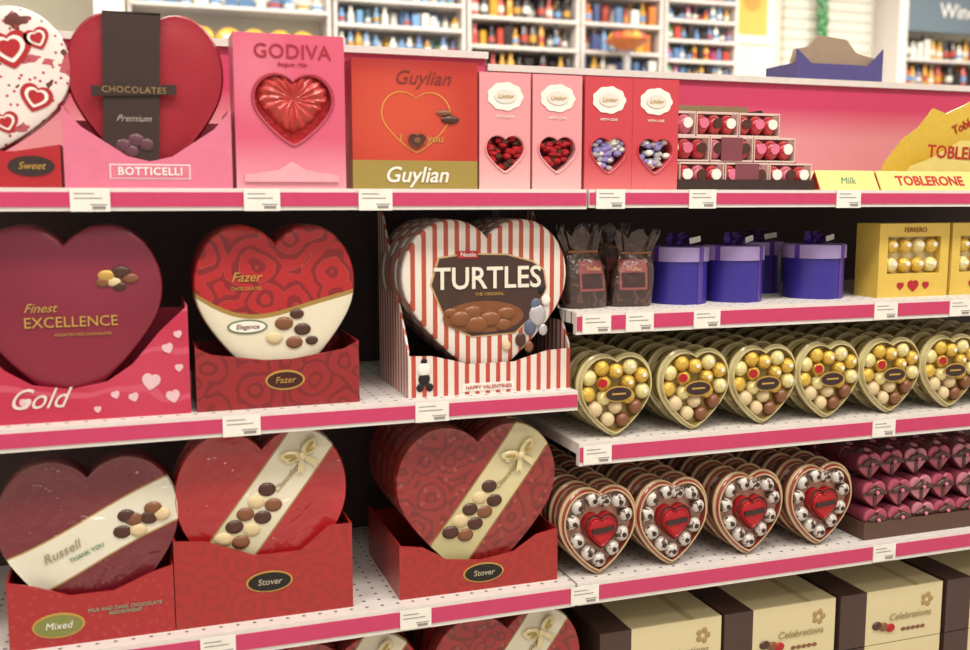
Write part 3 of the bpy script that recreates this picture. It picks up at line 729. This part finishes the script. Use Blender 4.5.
for i in range(7):
    x=.06+i*.155; z=2.36; m_=mat('chip_yellow','#D8A838',.35,coat=.3)
    b.ball(x+.05,4.985,z+.065,.072,m_,1.05,.35,.85,12,8,rot=rr.uniform(-.3,.3)); b.ball(x+.05,4.963,z+.065,.032,cols[2] if i%2 else cols[1],1.1,.3,.6)
b.obj('chip_bags',g)
bgunit('background_bottle_shelf',1.24,2.12,5.0,SH+[2.24,2.40,2.56,2.72,2.88],[2,0,6,9,2,3,4],.12,'#B4C0CC',3,.024)
bgunit('background_bottle_shelf',2.14,2.95,5.0,SH+[2.27,2.47,2.66,2.86],[5,5,5,5,4,1],.17,'#5E5A5A',4,.026)
bgunit('background_bottle_shelf',2.97,3.60,5.0,SH+[2.28,2.47,2.66,2.86],[0,1,2,9,4,8,6],.16,'#A8B4C0',6,.028)
bgunit('background_bottle_shelf',3.62,4.22,5.0,SH+[2.30,2.44,2.58,2.72,2.86,3.0],[1,2,4,9,5,3,7],.12,'#B8BCC0',8,.022)
b=MB(); b.lathe([(.05,-.0),(.14,.05),(.16,.06)],3.22,4.83,cols[8],16,2.455)
for i in range(9): b.ball(3.22+.09*math.cos(i*.7),4.83+.09*math.sin(i*.7),2.53,.045,cols[[8,4,1][i%3]])
b.box(3.20,3.24,4.81,4.85,0,2.455,silver); b.lathe([(.14,0),(.12,.03)],3.22,4.83,silver,16)
b.obj('orange_display_basket')
slab('wall_partition',4.24,5.62,5.25,5.32,0,3.6,mat('partition_white','#E4DFD2',.6))
b=MB(); b.box(4.28,4.66,5.23,5.25,2.62,3.25,mat('poster_frame','#F0EEE6',.5)); b.box(4.33,4.61,5.225,5.23,2.68,3.2,mat('poster_yellow','#D8BA5C',.6)); b.oval(4.47,2.95,.08,.1,5.2249,mat('poster_tan','#C89C48',.6)); b.obj('wall_poster')
sl=Pr('slatwall_print','#D6D2C6',.5); sl.paint(sl.M('FRACT',sl.z/.076).lt(.16),'#9E9A90')
g=grp('slatwall_display'); b=MB(); b.box(4.75,5.55,5.20,5.25,0,3.4,sl.done()); b.obj('panel',g)
b=MB()
for i in range(12): b.ball(5.05+.03*math.sin(i*2.4),5.14,2.62+i*.032,.045,cols[3],.6,.4,1.3,8,6,rot=.7*math.sin(i*2.1))
b.box(5.045,5.055,5.05,5.2,2.99,3.0,silver)
b.obj('hanging_green_garland',g)
g=bgunit('background_wine_shelf',5.66,7.4,5.0,SH+[2.12,2.34,2.54],[5,1,5,5,4,2,0,2],.18,'#8E867E',11,.028,top=2.74)
b=MB(); b.box(5.70,7.4,4.96,5.0,2.74,3.3,mat('sign_bluegrey','#5E6C76',.6)); b.box(5.62,5.70,4.96,5.3,0,3.3,white)
b.box(6.36,6.66,4.90,4.96,2.62,3.05,mat('pink_sign','#C04A6C',.5)); b.obj('sign_panel',g)
text('sign_text','Wine',.16,6.18,4.955,2.90,whitep,g)
text('sale_text','$3',.15,6.50,4.895,2.80,whitep,g)

# ================================================================== LIGHT
def area(name,x,y,z,sx,sy,e,c=(1,.95,.86)):
    l=bpy.data.lights.new(name,'AREA'); l.shape='RECTANGLE'; l.size=sx; l.size_y=sy; l.energy=e; l.color=c
    o=bpy.data.objects.new(name,l); COL.objects.link(o); o.location=(x,y,z)
    b=MB(); b.box(-sx/2-.04,sx/2+.04,-sy/2-.04,sy/2+.04,.01,.06,white); b.obj('ceiling_light_housing',None,(x,y,z))
for x in (-1.2,.6,2.4): area('ceiling_light',x,-1.2,3.54,1.2,.5,42)
area('ceiling_light',.6,-2.8,3.54,2.4,.6,46)
for x in (0,2,4,6): area('ceiling_light',x,3.6,3.54,1.2,.6,72)
w=bpy.data.worlds.new('World'); SC.world=w; w.use_nodes=True
w.node_tree.nodes['Background'].inputs[0].default_value=(1,.93,.85,1); w.node_tree.nodes['Background'].inputs[1].default_value=.66

# ================================================================== CAMERA
th=math.atan(127/1000.);ps=math.radians(19.1)
F=Vector((math.sin(ps)*math.cos(th),math.cos(ps)*math.cos(th),-math.sin(th)))
cam=bpy.data.cameras.new('camera');o=bpy.data.objects.new('camera',cam);COL.objects.link(o)
o.location=(0,-1.5,1.45);cam.sensor_width=36;cam.lens=1000/970*36;cam.clip_start=.02
o.rotation_euler=F.to_track_quat('-Z','Y').to_euler();SC.camera=o
cam.dof.use_dof=True; cam.dof.focus_distance=1.8; cam.dof.aperture_fstop=3.2
SC.view_settings.view_transform='Standard'; SC.view_settings.look='None'; SC.view_settings.exposure=0
